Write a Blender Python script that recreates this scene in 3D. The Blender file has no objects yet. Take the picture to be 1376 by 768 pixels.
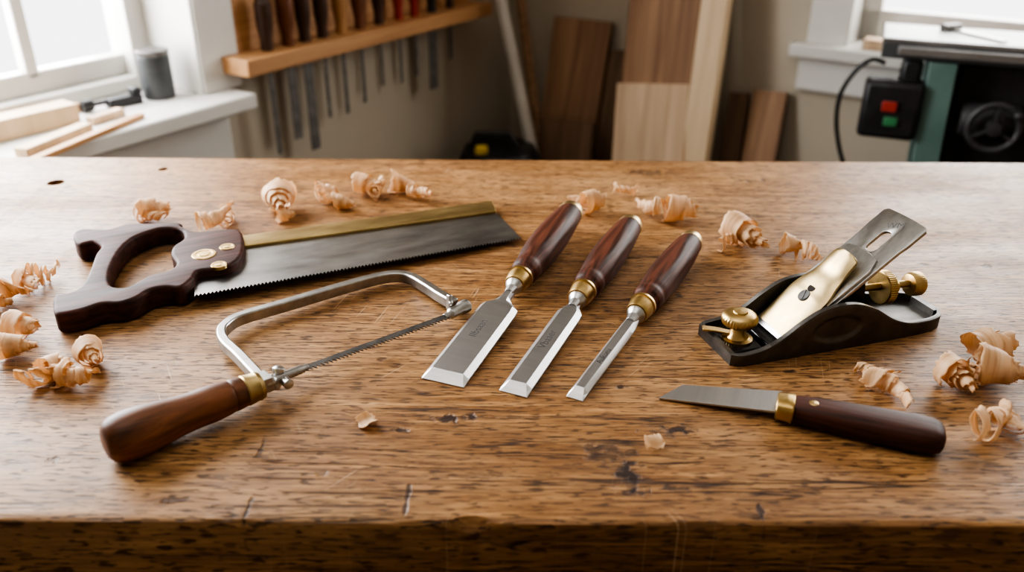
import bpy, bmesh, math, random
from mathutils import Vector, Matrix, Euler, noise
R = math.radians
random.seed(7)
sc = bpy.context.scene
C = sc.collection
# ------------------------------------------------------------------ camera
FPX, PITCH, CZ, BZ = 1150.0, 27.0, 1.26, 0.90
CM = Matrix.Translation((0, 0, CZ)) @ Matrix.Rotation(R(90-PITCH), 4, 'X') @ Matrix.Rotation(R(0.33), 4, 'Z')
cam = bpy.data.cameras.new('camera'); co = bpy.data.objects.new('camera', cam); C.objects.link(co)
co.matrix_world = CM; cam.sensor_fit = 'HORIZONTAL'; cam.sensor_width = 36; cam.lens = FPX/1376*36
cam.clip_start = .02; cam.dof.use_dof = True; cam.dof.focus_distance = .71; cam.dof.aperture_fstop = 4.2
sc.camera = co
CP = Vector((0, 0, CZ))
def ray(px, py): return CM.to_3x3() @ Vector(((px-688)/FPX, (384-py)/FPX, -1))
def P(px, py, z):
    d = ray(px, py); return CP + d*((z-CZ)/d.z)
def PB(px, py, h=0): return P(px, py, BZ+h)
# ------------------------------------------------------------------ materials
def nt(name):
    m = bpy.data.materials.new(name); m.use_nodes = True
    t = m.node_tree; b = t.nodes['Principled BSDF']; return m, t, b
def ramp(t, fac, stops):
    r = t.nodes.new('ShaderNodeValToRGB'); e = r.color_ramp.elements
    while len(e) < len(stops): e.new(.5)
    for k, (p, c) in enumerate(stops): e[k].position = p; e[k].color = (*c, 1) if len(c) == 3 else c
    t.links.new(fac, r.inputs[0]); return r.outputs[0]
def coords(t, scale, rot=(0,0,0), loc=(0,0,0)):
    tc = t.nodes.new('ShaderNodeTexCoord'); src = tc.outputs['Object']
    if any(rot):
        m0 = t.nodes.new('ShaderNodeMapping'); m0.inputs['Rotation'].default_value = rot
        t.links.new(src, m0.inputs[0]); src = m0.outputs[0]
    mp = t.nodes.new('ShaderNodeMapping')
    mp.inputs['Scale'].default_value = scale; mp.inputs['Location'].default_value = loc
    t.links.new(src, mp.inputs[0]); return mp.outputs[0]
def nz(t, vec, scale=1, detail=4, rough=.55, dist=0):
    n = t.nodes.new('ShaderNodeTexNoise'); n.inputs['Scale'].default_value = scale; n.inputs['Detail'].default_value = detail
    n.inputs['Roughness'].default_value = rough; n.inputs['Distortion'].default_value = dist
    t.links.new(vec, n.inputs['Vector']); return n.outputs['Fac']
def bump(t, b, h, s=.3, d=.001):
    n = t.nodes.new('ShaderNodeBump'); n.inputs['Strength'].default_value = s; n.inputs['Distance'].default_value = d
    t.links.new(h, n.inputs['Height']); t.links.new(n.outputs[0], b.inputs['Normal'])
def pm(name, c1, c2, scale=(20,20,20), rough=.5, metal=0, bs=.15, bd=.0005, dist=0, coat=0, rv=.1, lo=.3, hi=.7, spec=.5):
    m, t, b = nt(name)
    f = nz(t, coords(t, scale), 1, 5, .6, dist)
    t.links.new(ramp(t, f, [(lo, c1), (hi, c2)]), b.inputs['Base Color'])
    b.inputs['Metallic'].default_value = metal; b.inputs['Specular IOR Level'].default_value = spec
    f2 = nz(t, coords(t, tuple(s*1.7 for s in scale), loc=(3,1,2)), 1, 3)
    mr = t.nodes.new('ShaderNodeMapRange'); mr.inputs[3].default_value = max(.03, rough-rv); mr.inputs[4].default_value = min(1, rough+rv)
    t.links.new(f2, mr.inputs[0]); t.links.new(mr.outputs[0], b.inputs['Roughness'])
    if coat: b.inputs['Coat Weight'].default_value = coat; b.inputs['Coat Roughness'].default_value = .15
    if bs: bump(t, b, f, bs, bd)
    return m
M = {}
M['brass'] = pm('brass', (.40,.275,.105), (.66,.47,.23), (60,60,60), .34, 1, .08)
M['palebrass'] = pm('pale_satin_brass', (.46,.35,.18), (.64,.50,.29), (25,60,60), .36, 1, .06)
M['oldbrass'] = pm('old_brass', (.30,.215,.095), (.52,.39,.19), (20,70,70), .42, 1, .08)
M['steel'] = pm('steel', (.42,.42,.41), (.56,.55,.53), (15,220,220), .32, 1, .05, rv=.08)
M['rim'] = pm('machined_iron_rim', (.30,.295,.285), (.42,.41,.40), (40,40,40), .36, 1, .05)
M['dullsteel'] = pm('dull_frame_steel', (.30,.295,.285), (.52,.51,.49), (60,60,60), .36, 1, .10, rv=.10)
M['darksteel'] = pm('dark_blade_steel', (.14,.14,.14), (.26,.25,.24), (60,60,60), .40, 1, .05)
M['bladesteel'] = pm('brushed_blade_steel', (.46,.46,.465), (.52,.515,.51), (200,12,12), .36, 1, .01, rv=.04)
M['edgesteel'] = pm('ground_edge_steel', (.50,.50,.495), (.60,.59,.58), (300,40,40), .42, 1, .02, rv=.04)
M['sawsteel'] = pm('saw_steel', (.24,.24,.245), (.46,.455,.445), (14,40,40), .36, 1, .04, rv=.10)
M['castiron'] = pm('cast_iron', (.09,.086,.08), (.16,.15,.14), (60,60,60), .42, .85, .08, .0002)
M['black'] = pm('black_japanning', (.006,.006,.007), (.014,.014,.016), (120,120,120), .22, 0, .25, .0003)
M['rosewood'] = pm('rosewood_chisel_handle', (.024,.009,.006), (.150,.048,.026), (9,150,150), .50, 0, .15, .0003, .8, 0, spec=.28, lo=.34, hi=.70)
M['sawwood'] = pm('dark_saw_handle_wood', (.018,.008,.006), (.100,.038,.028), (12,120,120), .56, 0, .15, .0003, .8, 0, spec=.25)
M['copwood'] = pm('brown_turned_handle_wood', (.034,.012,.005), (.25,.090,.032), (10,80,80), .42, 0, .12, .0003, .8, 0, spec=.4)
M['knifewood'] = pm('dark_knife_handle_wood', (.018,.008,.006), (.11,.039,.025), (10,180,180), .50, 0, .12, .0003, .5, 0, spec=.3)
M['engrave'] = pm('engraved_dark', (.09,.09,.09), (.16,.155,.15), (100,100,100), .6, .6, 0)
M['hole'] = pm('dark_recess', (.01,.006,.004), (.03,.018,.01), (60,60,60), .8)
M['white'] = pm('white_trim_paint', (.60,.585,.55), (.68,.665,.63), (5,5,5), .4, 0, .04)
M['wall'] = pm('warm_wall_paint', (.44,.385,.305), (.49,.43,.345), (3,3,3), .8, 0, .05)
M['ceil'] = pm('ceiling_paint', (.7,.68,.64), (.76,.74,.7), (3,3,3), .9, 0, .04)
M['floor'] = pm('dark_floor_boards', (.05,.032,.02), (.11,.068,.042), (2,18,18), .7)
M['rackwood'] = pm('rack_wood', (.36,.18,.08), (.56,.32,.155), (3,50,50), .5)
M['boardA'] = pm('brown_board', (.22,.12,.068), (.40,.245,.142), (34,34,1.8), .65, dist=.8, lo=.36, hi=.64)
M['boardB'] = pm('pale_board', (.46,.32,.205), (.66,.50,.345), (30,30,1.6), .65, dist=.8, lo=.36, hi=.64)
M['boardC'] = pm('dark_board', (.12,.07,.04), (.25,.15,.09), (30,30,1.8), .7, dist=.8)
M['pine'] = pm('pine_stud', (.52,.38,.235), (.68,.52,.35), (36,36,1.6), .6, dist=.5)
M['pipe'] = pm('pale_pipe', (.45,.42,.38), (.6,.57,.52), (8,8,8), .5)
M['green'] = pm('green_machine_paint', (.085,.15,.135), (.125,.20,.18), (12,12,12), .45)
M['blackp'] = pm('black_plastic', (.010,.010,.011), (.025,.025,.027), (30,30,30), .45)
M['charcoal'] = pm('charcoal_enamel', (.050,.055,.057), (.085,.09,.095), (20,20,20), .5)
M['darkiron'] = pm('dark_machine_iron', (.024,.024,.026), (.05,.05,.052), (20,20,20), .5)
M['table'] = pm('machine_table_steel', (.20,.20,.20), (.33,.325,.32), (8,40,40), .4, .6)
M['red'] = pm('red_plastic', (.26,.025,.02), (.34,.04,.03), (20,20,20), .5)
M['greenb'] = pm('green_button', (.03,.15,.06), (.05,.21,.09), (20,20,20), .5)
M['yellow'] = pm('yellow_plastic', (.50,.34,.04), (.62,.44,.06), (20,20,20), .45)
M['hbrown'] = pm('brown_tool_handle', (.10,.035,.018), (.22,.085,.04), (60,60,10), .4)
M['hdark'] = pm('dark_tool_handle', (.035,.018,.012), (.09,.045,.028), (60,60,10), .4)
M['hlight'] = pm('light_tool_handle', (.30,.15,.06), (.46,.26,.12), (60,60,10), .4)
M['bgsteel'] = pm('dull_tool_steel', (.12,.115,.11), (.24,.23,.22), (30,30,30), .5, .6)
def shav_mat():
    m, t, b = nt('wood_shaving')
    f = nz(t, coords(t, (420, 25, 25)), 1, 4, .6)
    c = ramp(t, f, [(.25, (.68,.43,.23)), (.5, (.85,.62,.39)), (.8, (.93,.76,.55))])
    t.links.new(c, b.inputs['Base Color']); b.inputs['Roughness'].default_value = .5
    tr = t.nodes.new('ShaderNodeBsdfTranslucent'); t.links.new(c, tr.inputs[0])
    mx = t.nodes.new('ShaderNodeMixShader'); mx.inputs[0].default_value = .45
    t.links.new(b.outputs[0], mx.inputs[1]); t.links.new(tr.outputs[0], mx.inputs[2])
    t.links.new(mx.outputs[0], t.nodes['Material Output'].inputs[0]); bump(t, b, f, .3, .0003)
    return m
M['shaving'] = shav_mat()
BENCH_O = Vector((.25, .735, 0))
def bench_mat(front=False):
    m, t, b = nt('worn_oak_bench_shaded' if front else 'worn_oak_bench')
    N, Lk = t.nodes, t.links
    def math_(op, a, bb=None, c=None):
        n = N.new('ShaderNodeMath'); n.operation = op
        for i, v in enumerate((a, bb, c)):
            if v is None: continue
            if isinstance(v, (int, float)): n.inputs[i].default_value = v
            else: Lk.new(v, n.inputs[i])
        return n.outputs[0]
    def mix(fac, a, bb, mode='MIX'):
        n = N.new('ShaderNodeMix'); n.data_type = 'RGBA'; n.blend_type = mode
        if isinstance(fac, (int, float)): n.inputs[0].default_value = fac
        else: Lk.new(fac, n.inputs[0])
        for i, v in ((6, a), (7, bb)):
            if isinstance(v, tuple): n.inputs[i].default_value = (*v, 1)
            else: Lk.new(v, n.inputs[i])
        return n.outputs[2]
    def mrange(v, a, bb, c, d):
        n = N.new('ShaderNodeMapRange'); Lk.new(v, n.inputs[0])
        for i, x in enumerate((a, bb, c, d)): n.inputs[i+1].default_value = x
        return n.outputs[0]
    big = nz(t, coords(t, (1.5, 13, 13)), 1, 5, .55, .7)
    rings = math_('FRACT', math_('MULTIPLY', big, 9.0))
    rings = math_('ABSOLUTE', math_('SUBTRACT', rings, .5))
    med = nz(t, coords(t, (7, 110, 110)), 1, 4, .6, .2)
    fine = nz(t, coords(t, (18, 340, 340)), 1, 5, .70, .1)
    pores = nz(t, coords(t, (75, 480, 400)), 1, 2, .5)
    fleck = nz(t, coords(t, (46, 260, 200), rot=(0,0,R(2)), loc=(7,3,1)), 1, 1, .5)
    blot = nz(t, coords(t, (3.2, 5.5, 4)), 1, 5, .65)
    grime = nz(t, coords(t, (9, 14, 10), loc=(5,5,5)), 1, 6, .7)
    col = ramp(t, rings, [(.0, (.270,.128,.044)), (.22, (.370,.190,.072)), (.5, (.440,.242,.100))])
    col = mix(mrange(med, .38, .58, .50, 0), col, (.180,.082,.028))
    col = mix(mrange(fine, .41, .57, .75, 0), col, (.135,.060,.021))
    col = mix(mrange(fine, .56, .72, 0, .38), col, (.54,.335,.158))
    col = mix(mrange(blot, .47, .68, 0, .32), col, (.52,.32,.155))
    col = mix(mrange(blot, .28, .45, .45, 0), col, (.145,.066,.025))
    col = mix(mrange(grime, .54, .72, 0, .38), col, (.125,.060,.026))
    col = mix(mrange(fleck, .62, .66, 0, .40 if front else .62), col, (.080,.036,.015))
    col = mix(mrange(pores, .56, .62, 0, .40 if front else .85), col, (.055,.025,.010))
    ckf = None
    for lc, sc_, wd in (((4,7,1), (1.1,30,30), .007), ((9,2,6), (2.4,60,50), .010)):
        ck = nz(t, coords(t, sc_, loc=lc), 1, 3, .5, .2)
        ckm = mrange(math_('ABSOLUTE', math_('SUBTRACT', ck, .5)), 0, wd, 1, 0)
        gate = mrange(nz(t, coords(t, (2.6, 8, 7), loc=lc), 1, 2), .53, .59, 0, 1)
        v = math_('MULTIPLY', ckm, gate); ckf = v if ckf is None else math_('MAXIMUM', ckf, v)
    col = mix(ckf, col, (.026,.011,.006))
    if not front:
        for ang, lc in ((62, 2.0), (-50, 5.0), (-75, 3.3)):
            s = nz(t, coords(t, (16, 520, 1), rot=(0,0,R(ang)), loc=(lc,lc,0)), 1, 1, .4)
            g = mrange(nz(t, coords(t, (9, 9, 1), loc=(lc,2,0)), 1, 1), .58, .66, 0, .42)
            col = mix(math_('MULTIPLY', mrange(s, .71, .75, 0, 1), g), col, (.62,.44,.28))
    tc = N.new('ShaderNodeTexCoord').outputs['Object']
    nn = N.new('ShaderNodeTexNoise'); nn.inputs['Scale'].default_value = 110; nn.inputs['Detail'].default_value = 5; Lk.new(tc, nn.inputs['Vector'])
    dk = None
    marks = [(848,640,.010,.019,1), (905,578,.018,.006,.95), (818,612,.020,.014,.65), (607,562,.016,.006,.95), (535,578,.006,.003,.9), (870,232,.03,.010,.6),
             (1060,500,.006,.003,.8), (912,657,.012,.003,.8), (950,470,.012,.003,.6), (540,408,.006,.003,.7), (232,672,.012,.003,.7), (835,520,.004,.003,.9),
             (1005,243,.02,.006,.6), (75,618,.007,.004,.7), (430,635,.007,.005,.5), (1325,358,.006,.004,.8), (1010,560,.01,.002,.7), (352,600,.002,.010,.7), (1110,250,.01,.003,.7), (640,640,.03,.003,.4),
             (330,690,.002,.014,.9), (547,670,.0016,.016,.8), (1023,690,.002,.012,.9), (1140,235,.02,.005,.5), (690,560,.02,.002,.5), (1240,355,.005,.003,.6), (150,480,.01,.003,.5)]
    for (px, py, rx, ry, st) in marks:
        p = PB(px, py) - BENCH_O
        s = N.new('ShaderNodeVectorMath'); s.operation = 'SUBTRACT'; Lk.new(tc, s.inputs[0]); s.inputs[1].default_value = p
        q = N.new('ShaderNodeVectorMath'); q.operation = 'MULTIPLY'; Lk.new(s.outputs[0], q.inputs[0]); q.inputs[1].default_value = (1/rx, 1/ry, 1/.02)
        l = N.new('ShaderNodeVectorMath'); l.operation = 'LENGTH'; Lk.new(q.outputs[0], l.inputs[0])
        v = math_('ADD', l.outputs['Value'], mrange(nn.outputs['Fac'], .3, .7, -.8, .8))
        v = mrange(v, .35, 1.0, st, 0)
        dk = v if dk is None else math_('MAXIMUM', dk, v)
    col = mix(dk, col, (.028,.014,.010))
    if front: col = mix(.45, col, (.085,.038,.016))  # darker copy of the oak: front-face shade put into the base colour
    Lk.new(col, b.inputs['Base Color'])
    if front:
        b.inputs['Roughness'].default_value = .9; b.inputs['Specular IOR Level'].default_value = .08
    else:
        rg = mrange(nz(t, coords(t, (5, 14, 10), loc=(2,2,2)), 1, 5, .65), .3, .7, .30, .54)
        Lk.new(math_('ADD', rg, math_('MULTIPLY', fine, .12)), b.inputs['Roughness'])
        b.inputs['Specular IOR Level'].default_value = .42
    hgt = math_('SUBTRACT', math_('ADD', math_('MULTIPLY', fine, .7), math_('MULTIPLY', blot, 1.0)), math_('ADD', math_('MULTIPLY', dk, 1.4), math_('ADD', ckf, math_('MULTIPLY', mrange(pores, .58, .66, 0, 1), .4))))
    bump(t, b, hgt, .6, .0012)
    return m
M['bench'] = bench_mat(); M['benchshade'] = bench_mat(True)
# ------------------------------------------------------------------ object helpers
MW = {}
def thing(name, label, cat, loc, rot=(0,0,0), group=None):
    o = bpy.data.objects.new(name, None); C.objects.link(o); o.empty_display_size = .02
    o.location = loc; o.rotation_euler = rot; o['label'] = label; o['category'] = cat
    if group: o['group'] = group
    MW[o.name] = Matrix.Translation(loc) @ Euler(rot).to_matrix().to_4x4()
    return o
def LOC(o, v): return MW[o.name].inverted() @ v
def obj(name, bm, mats, parent=None, bev=0, smooth=True, solid=0, ang=35):
    if isinstance(bm, bpy.types.Mesh): me = bm
    else:
        bmesh.ops.recalc_face_normals(bm, faces=bm.faces)
        me = bpy.data.meshes.new(name); bm.to_mesh(me); bm.free()
    me.name = name
    if not isinstance(mats, (list, tuple)): mats = [mats]
    me.materials.clear()
    for m in mats: me.materials.append(M[m])
    for p in me.polygons: p.use_smooth = smooth
    if smooth: me.set_sharp_from_angle(angle=R(ang))
    o = bpy.data.objects.new(name, me); C.objects.link(o)
    if parent: o.parent = parent
    if solid:
        s = o.modifiers.new('s', 'SOLIDIFY'); s.thickness = solid; s.offset = 0
    if bev:
        b = o.modifiers.new('b', 'BEVEL'); b.width = bev; b.segments = 2; b.limit_method = 'ANGLE'; b.angle_limit = R(40)
    return o
def tag(o, label, cat, group=None):
    o['label'] = label; o['category'] = cat
    if group: o['group'] = group
    return o
def struct(name, bm, mat, loc=(0,0,0), rot=(0,0,0), parent=None, bev=0):
    o = obj(name, bm, mat, parent, bev)
    if not parent: o.location = loc; o.rotation_euler = rot; o['kind'] = 'structure'; o['label'] = name.replace('_', ' ')
    return o
def NB(): return bmesh.new()
def box(bm, a, b, m=None, mi=0):
    vs = [Vector((x, y, z)) for z in (a[2], b[2]) for y in (a[1], b[1]) for x in (a[0], b[0])]
    if m: vs = [m @ v for v in vs]
    v = [bm.verts.new(p) for p in vs]
    for f in ((0,2,3,1), (4,5,7,6), (0,1,5,4), (2,6,7,3), (0,4,6,2), (1,3,7,5)):
        bm.faces.new([v[i] for i in f]).material_index = mi
    return bm
def loft(bm, secs, cap=True, m=None, mi=None):
    rows = [[bm.verts.new((m @ Vector(p)) if m else Vector(p)) for p in s] for s in secs]
    n = len(rows[0])
    for a, b in zip(rows, rows[1:]):
        for i in range(n):
            f = bm.faces.new((a[i], a[(i+1) % n], b[(i+1) % n], b[i]))
            if mi: f.material_index = mi[i]
    if cap: bm.faces.new(rows[0][::-1]); bm.faces.new(rows[-1])
    return bm
def lathe(bm, prof, m=None, seg=36, sy=1, sz=1, facet=None, knurl=0):
    secs = []
    for x, r in prof:
        s = []
        for k in range(seg):
            a = 2*math.pi*k/seg; rr = max(r, 1e-5)
            if facet:
                lim = facet/max(abs(math.cos(a)), abs(math.sin(a))); rr = min(rr, lim)
            if knurl and k % 2: rr = rr*(1-knurl)
            s.append((x, rr*math.cos(a)*sy, rr*math.sin(a)*sz))
        secs.append(s)
    return loft(bm, secs, True, m)
def prism(bm, poly, z0, z1, m=None, zf=None):
    f = zf or (lambda x, y: 0)
    lo = [(x, y, z0+f(x, y)) for x, y in poly]; hi = [(x, y, z1+f(x, y)) for x, y in poly]
    return loft(bm, [lo, hi], True, m)
def frames(pts, up):
    out = []
    for i, p in enumerate(pts):
        t = (pts[min(i+1, len(pts)-1)] - pts[max(i-1, 0)]).normalized()
        s = t.cross(up).normalized(); u = s.cross(t).normalized(); out.append((p, t, s, u))
    return out
def sweep(bm, pts, w, h, up=Vector((0,0,1)), m=None):
    secs = [[p + s*(a*w/2) + u*(b*h/2) for a, b in ((-1,-1), (1,-1), (1,1), (-1,1))] for p, t, s, u in frames(pts, up)]
    return loft(bm, secs, True, m)
def tube(bm, pts, r, seg=12, up=Vector((0,.1,1)), m=None):
    secs = []
    for p, t, s, u in frames(pts, up): secs.append([p + s*(r*math.cos(2*math.pi*k/seg)) + u*(r*math.sin(2*math.pi*k/seg)) for k in range(seg)])
    return loft(bm, secs, True, m)
def cr(pts, n=6, closed=True):
    out = []; N = len(pts); pts = [Vector(p) for p in pts]
    rng = range(N) if closed else range(N-1)
    for i in rng:
        if closed: p0, p1, p2, p3 = pts[i-1], pts[i], pts[(i+1) % N], pts[(i+2) % N]
        else: p0, p1, p2, p3 = pts[max(i-1, 0)], pts[i], pts[i+1], pts[min(i+2, N-1)]
        for k in range(n):
            t = k/n
            out.append(.5*((2*p1) + (p2-p0)*t + (2*p0-5*p1+4*p2-p3)*t*t + (3*p1-p0-3*p2+p3)*t**3))
    if not closed: out.append(pts[-1])
    return out
def ev_mesh(o):
    bpy.context.view_layer.update(); dg = bpy.context.evaluated_depsgraph_get()
    me = bpy.data.meshes.new_from_object(o.evaluated_get(dg)); bpy.data.objects.remove(o)
    return me
def plate(outlines, z, thick, bev, m=None, res=4):
    cu = bpy.data.curves.new('c', 'CURVE'); cu.dimensions = '2D'; cu.fill_mode = 'BOTH'
    for ol in outlines:
        s = cu.splines.new('POLY'); s.points.add(len(ol)-1); s.use_cyclic_u = True
        for k, p in enumerate(ol): s.points[k].co = (p[0], p[1], 0, 1)
    cu.extrude = max(thick/2-bev, 1e-5); cu.bevel_depth = bev; cu.bevel_resolution = res; cu.offset = -bev
    o = bpy.data.objects.new('c', cu); C.objects.link(o); me = ev_mesh(o)
    bm = NB(); bm.from_mesh(me); bpy.data.meshes.remove(me)
    bmesh.ops.remove_doubles(bm, verts=bm.verts, dist=1e-6)
    bmesh.ops.transform(bm, matrix=(m or Matrix()) @ Matrix.Translation((0, 0, z)), verts=bm.verts)
    return bm
def text_bm(s, size, m, ext=.00003):
    cu = bpy.data.curves.new('t', 'FONT'); cu.body = s; cu.size = size; cu.align_x = 'CENTER'; cu.align_y = 'CENTER'; cu.extrude = ext
    o = bpy.data.objects.new('t', cu); C.objects.link(o); me = ev_mesh(o)
    bm = NB(); bm.from_mesh(me); bpy.data.meshes.remove(me)
    bmesh.ops.transform(bm, matrix=m, verts=bm.verts); return bm
def axM(p, d):
    d = Vector(d).normalized(); q = d.to_track_quat('X', 'Z'); return Matrix.Translation(p) @ q.to_matrix().to_4x4()
# ------------------------------------------------------------------ workbench
y0 = PB(688, 702).y; y1 = PB(688, 213).y
bench = thing('workbench', 'large honey brown oak workbench with worn scratched top, in the foreground', 'workbench', BENCH_O)
T = .095; bm = NB(); secs = []; n = 420; X0, X1 = -.775, 1.35
for i in range(n+1):
    x = X0 + (X1-X0)*i/n
    a = noise.noise((x*14, 0, 0)); b_ = noise.noise((x*60, 3, 0)); c = noise.noise((x*5, 9, 0))
    chip = max(0, noise.noise((x*22, 5, 5))-.30)*.014
    f = lambda y, z: (x-BENCH_O.x, y-BENCH_O.y, BZ+z)
    secs.append([f(y0+.003, -T), f(y0+.0006*c, -.06), f(y0+.0006*c, -.005-chip), f(y0+.0008+.0005*b_+chip*.5, -.0018-chip), f(y0+.003+.001*a+chip, -.0003), f(y0+.008+chip, 0), f(y1-.006, 0), f(y1-.001, -.002), f(y1, -.006), f(y1, -T)])
loft(bm, secs, mi=[1,1,0,0,0,0,0,0,1,1]); top = obj('bench_top', bm, ['bench', 'benchshade'], bench)
cut = NB()
for px, py, r in ((75,245,.0100), (219,227,.0060)):
    p = PB(px, py)-BENCH_O; bmesh.ops.create_cone(cut, cap_ends=True, segments=32, radius1=r, radius2=r, depth=.12, matrix=Matrix.Translation((p.x, p.y, BZ)))
cme = bpy.data.meshes.new('cut'); cut.to_mesh(cme); cut.free(); cob = bpy.data.objects.new('cut', cme); C.objects.link(cob); cob.parent = bench
cme.materials.append(M['bench'])
md = top.modifiers.new('b', 'BOOLEAN'); md.object = cob; md.operation = 'DIFFERENCE'; md.solver = 'EXACT'
bpy.context.view_layer.update(); dg = bpy.context.evaluated_depsgraph_get()
nm = bpy.data.meshes.new_from_object(top.evaluated_get(dg)); top.modifiers.clear(); top.data = nm; nm.name = 'bench_top'
bpy.data.objects.remove(cob)
for sx in (X0+.12, X1-.12):
    for sy in (y0+.09, y1-.09):
        bm = NB(); box(bm, (sx-.045-BENCH_O.x, sy-.045-BENCH_O.y, 0), (sx+.045-BENCH_O.x, sy+.045-BENCH_O.y, BZ-T)); obj('leg', bm, 'benchshade', bench, .003)
bm = NB(); box(bm, (X0+.16-BENCH_O.x, y1-.12-BENCH_O.y, .22), (X1-.16-BENCH_O.x, y1-.07-BENCH_O.y, .34)); obj('stretcher', bm, 'benchshade', bench, .003)
# ------------------------------------------------------------------ back saw
A = PB(262,402,.008); B = PB(700,317,.004)
saw = thing('back_saw', 'brass backed hand saw with dark wooden closed handle lying left of the chisels', 'saw', PB(200,380), (0,0,math.atan2(B.y-A.y, B.x-A.x)))
def S2(pts, h, th=saw): return [tuple(LOC(th, PB(x, y, h)))[:2] for x, y in pts]
outer = [(102,322),(118,317),(146,318),(172,311),(205,310),(243,309),(248,316),(268,321),(300,318),(323,319),(329,332),(327,352),(314,365),(292,371),(268,375),(261,385),(246,396),(226,396),(205,400),(186,411),(165,418),(140,419),(112,428),(80,433),(74,422),(77,408),(96,404),(112,395),(123,374),(131,352),(138,341),(127,335),(110,338),(102,332)]
hole = [(149,383),(153,366),(164,346),(181,330),(205,320),(224,316),(244,318),(249,330),(235,341),(232,352),(239,364),(229,374),(205,380),(190,388),(172,397),(153,395)]
hm = plate([cr(S2(outer, .012), 6), cr(S2(hole, .012), 6)], .0110, .020, .0034)
obj('handle', hm, 'sawwood', saw, ang=60)
hx = LOC(saw, A).x; tx = LOC(saw, B).x
zf = lambda x, y: .0115 + (.0048-.0115)*max(0, min(1, (x-hx)/(tx-hx)))
a2, b2 = [Vector(v) for v in S2([(262,402),(701,316)], .009)]
poly = []; nt_ = 96; dv = b2-a2; nn_ = Vector((-dv.y, dv.x)).normalized()
for k in range(nt_):
    poly.append(tuple(a2+dv*(k/nt_))); poly.append(tuple(a2+dv*((k+.75)/nt_)+nn_*.0040))
poly += [tuple(b2)] + S2([(667,281),(327,326),(262,372)], .009)
bm = NB(); prism(bm, poly, -.0005, .0005, zf=zf); obj('blade', bm, 'sawsteel', saw, smooth=False)
sp = S2([(318,322),(660,267),(668,270),(667,281),(320,336)], .010)
bm = NB()
secs = []
p0, p1, p2, p3 = [Vector(sp[i]) for i in (0,1,3,4)]
for k in range(13):
    a, b_ = p0.lerp(p1, k/12), p3.lerp(p2, k/12); z = zf(a.x, 0)
    secs.append([(b_.x,b_.y,z-.0045),(b_.x,b_.y,z+.0035),(b_.lerp(a,.2).x,b_.lerp(a,.2).y,z+.0048),(b_.lerp(a,.8).x,b_.lerp(a,.8).y,z+.0048),(a.x,a.y,z+.0035),(a.x,a.y,z-.0045)])
loft(bm, secs); obj('brass_back', bm, 'oldbrass', saw, .0008)
for (px, py, r) in ((274,341,.0112), (305,331,.0072), (294,355,.0072)):
    p = LOC(saw, PB(px, py, .0215)); bm = NB()
    m = Matrix.Translation((p.x, p.y, .0206)) @ Matrix.Rotation(R(-90), 4, 'Y')
    lathe(bm, [(-.002,r),(.0006,r),(.0012,r*.94),(.0012,r*.72),(.0008,r*.68),(.0008,r*.5),(.0014,r*.45),(.0015,0)], m)
    s = obj('handle_screw', bm, 'brass', saw)
# ------------------------------------------------------------------ coping saw
A = PB(140,597,.016); B = PB(600,424,.012)
cop = thing('coping_saw', 'steel framed coping saw with turned brown wooden handle in front of the back saw', 'saw', PB(140,600,0), (0,0,math.atan2(B.y-A.y, B.x-A.x)))
LC = lambda px, py, h: LOC(cop, PB(px, py, h))
he = LC(139,597,.0165); hf = LC(329,525,.0150); Lh = (hf-he).length; mh = axM(he, hf-he)
prof = [(0,0),(.003,.006),(.012,.0115),(.05,.0162),(.13,.0186),(.24,.0188),(.36,.0174),(.50,.0154),(.62,.0146),(.74,.0146),(.83,.0138),(.88,.0130),(.895,.0124),(.91,.0130),(.97,.0124),(1,.0115)]
pf = cr([(x, r, 0) for x, r in prof], 3, False)
bm = NB(); lathe(bm, prof=[(Lh*p.x, max(0, p.y)*.90) for p in pf], m=mh, seg=48); obj('handle', bm, 'copwood', cop, ang=50)
dx = (hf-he).normalized()
bm = NB(); lathe(bm, [(0,.0108),(.001,.0114),(.009,.0104),(.010,.0108),(.0130,.0100),(.0135,.004)], axM(hf-dx*.001, dx)); obj('ferrule', bm, 'oldbrass', cop)
path = [(352,512,.0145),(338,497,.0140),(320,478,.013),(303,462,.012),(298,450,.011),(303,440,.0105),(325,427,.010),(390,408,.009),(450,390,.0085),(500,376,.008),(530,371,.008),(552,374,.008),(572,385,.0085),(592,398,.009),(612,409,.0095)]
pts = cr([LC(*p) for p in path], 5, False)
bm = NB(); sweep(bm, pts, .0076, .0100); obj('frame', bm, 'dullsteel', cop, .0013)
bs, be = LC(386,503,.013), LC(602,424,.0115); db = (be-bs).normalized()
bm = NB(); nT = 44; Lb = (be-bs).length
poly = []
for k in range(nT): poly += [(Lb*k/nT, -.0012), (Lb*(k+.7)/nT, -.0044)]
poly += [(Lb, -.0014), (Lb, .0026), (0, .0026)]
mB = axM(bs, db) @ Matrix.Rotation(R(12), 4, 'X')
prism(bm, poly, -.0004, .0004, m=mB); obj('blade', bm, 'darksteel', cop, smooth=False)
bm = NB(); lathe(bm, [(0,.0035),(.004,.005),(.010,.0052),(.011,.0036),(.034,.0034),(.036,.0028),(.040,.0026)], axM(hf+dx*.012, bs-hf), 20)
box(bm, (-.006,-.0068,-.0058), (.006,.0068,.0058), axM(LC(352,514,.0145), dx)); obj('rear_spindle', bm, 'dullsteel', cop, .0006)
bm = NB(); p = LC(373,507,.0135); lathe(bm, [(-.009,.0028),(-.006,.0036),(.004,.0036),(.0045,.0046),(.007,.0048),(.0085,.003),(.009,0)], Matrix.Translation(p) @ Matrix.Rotation(R(-68), 4, 'Y') @ Matrix.Rotation(R(12),4,'Z'), 16); obj('rear_pin', bm, 'steel', cop)
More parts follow.
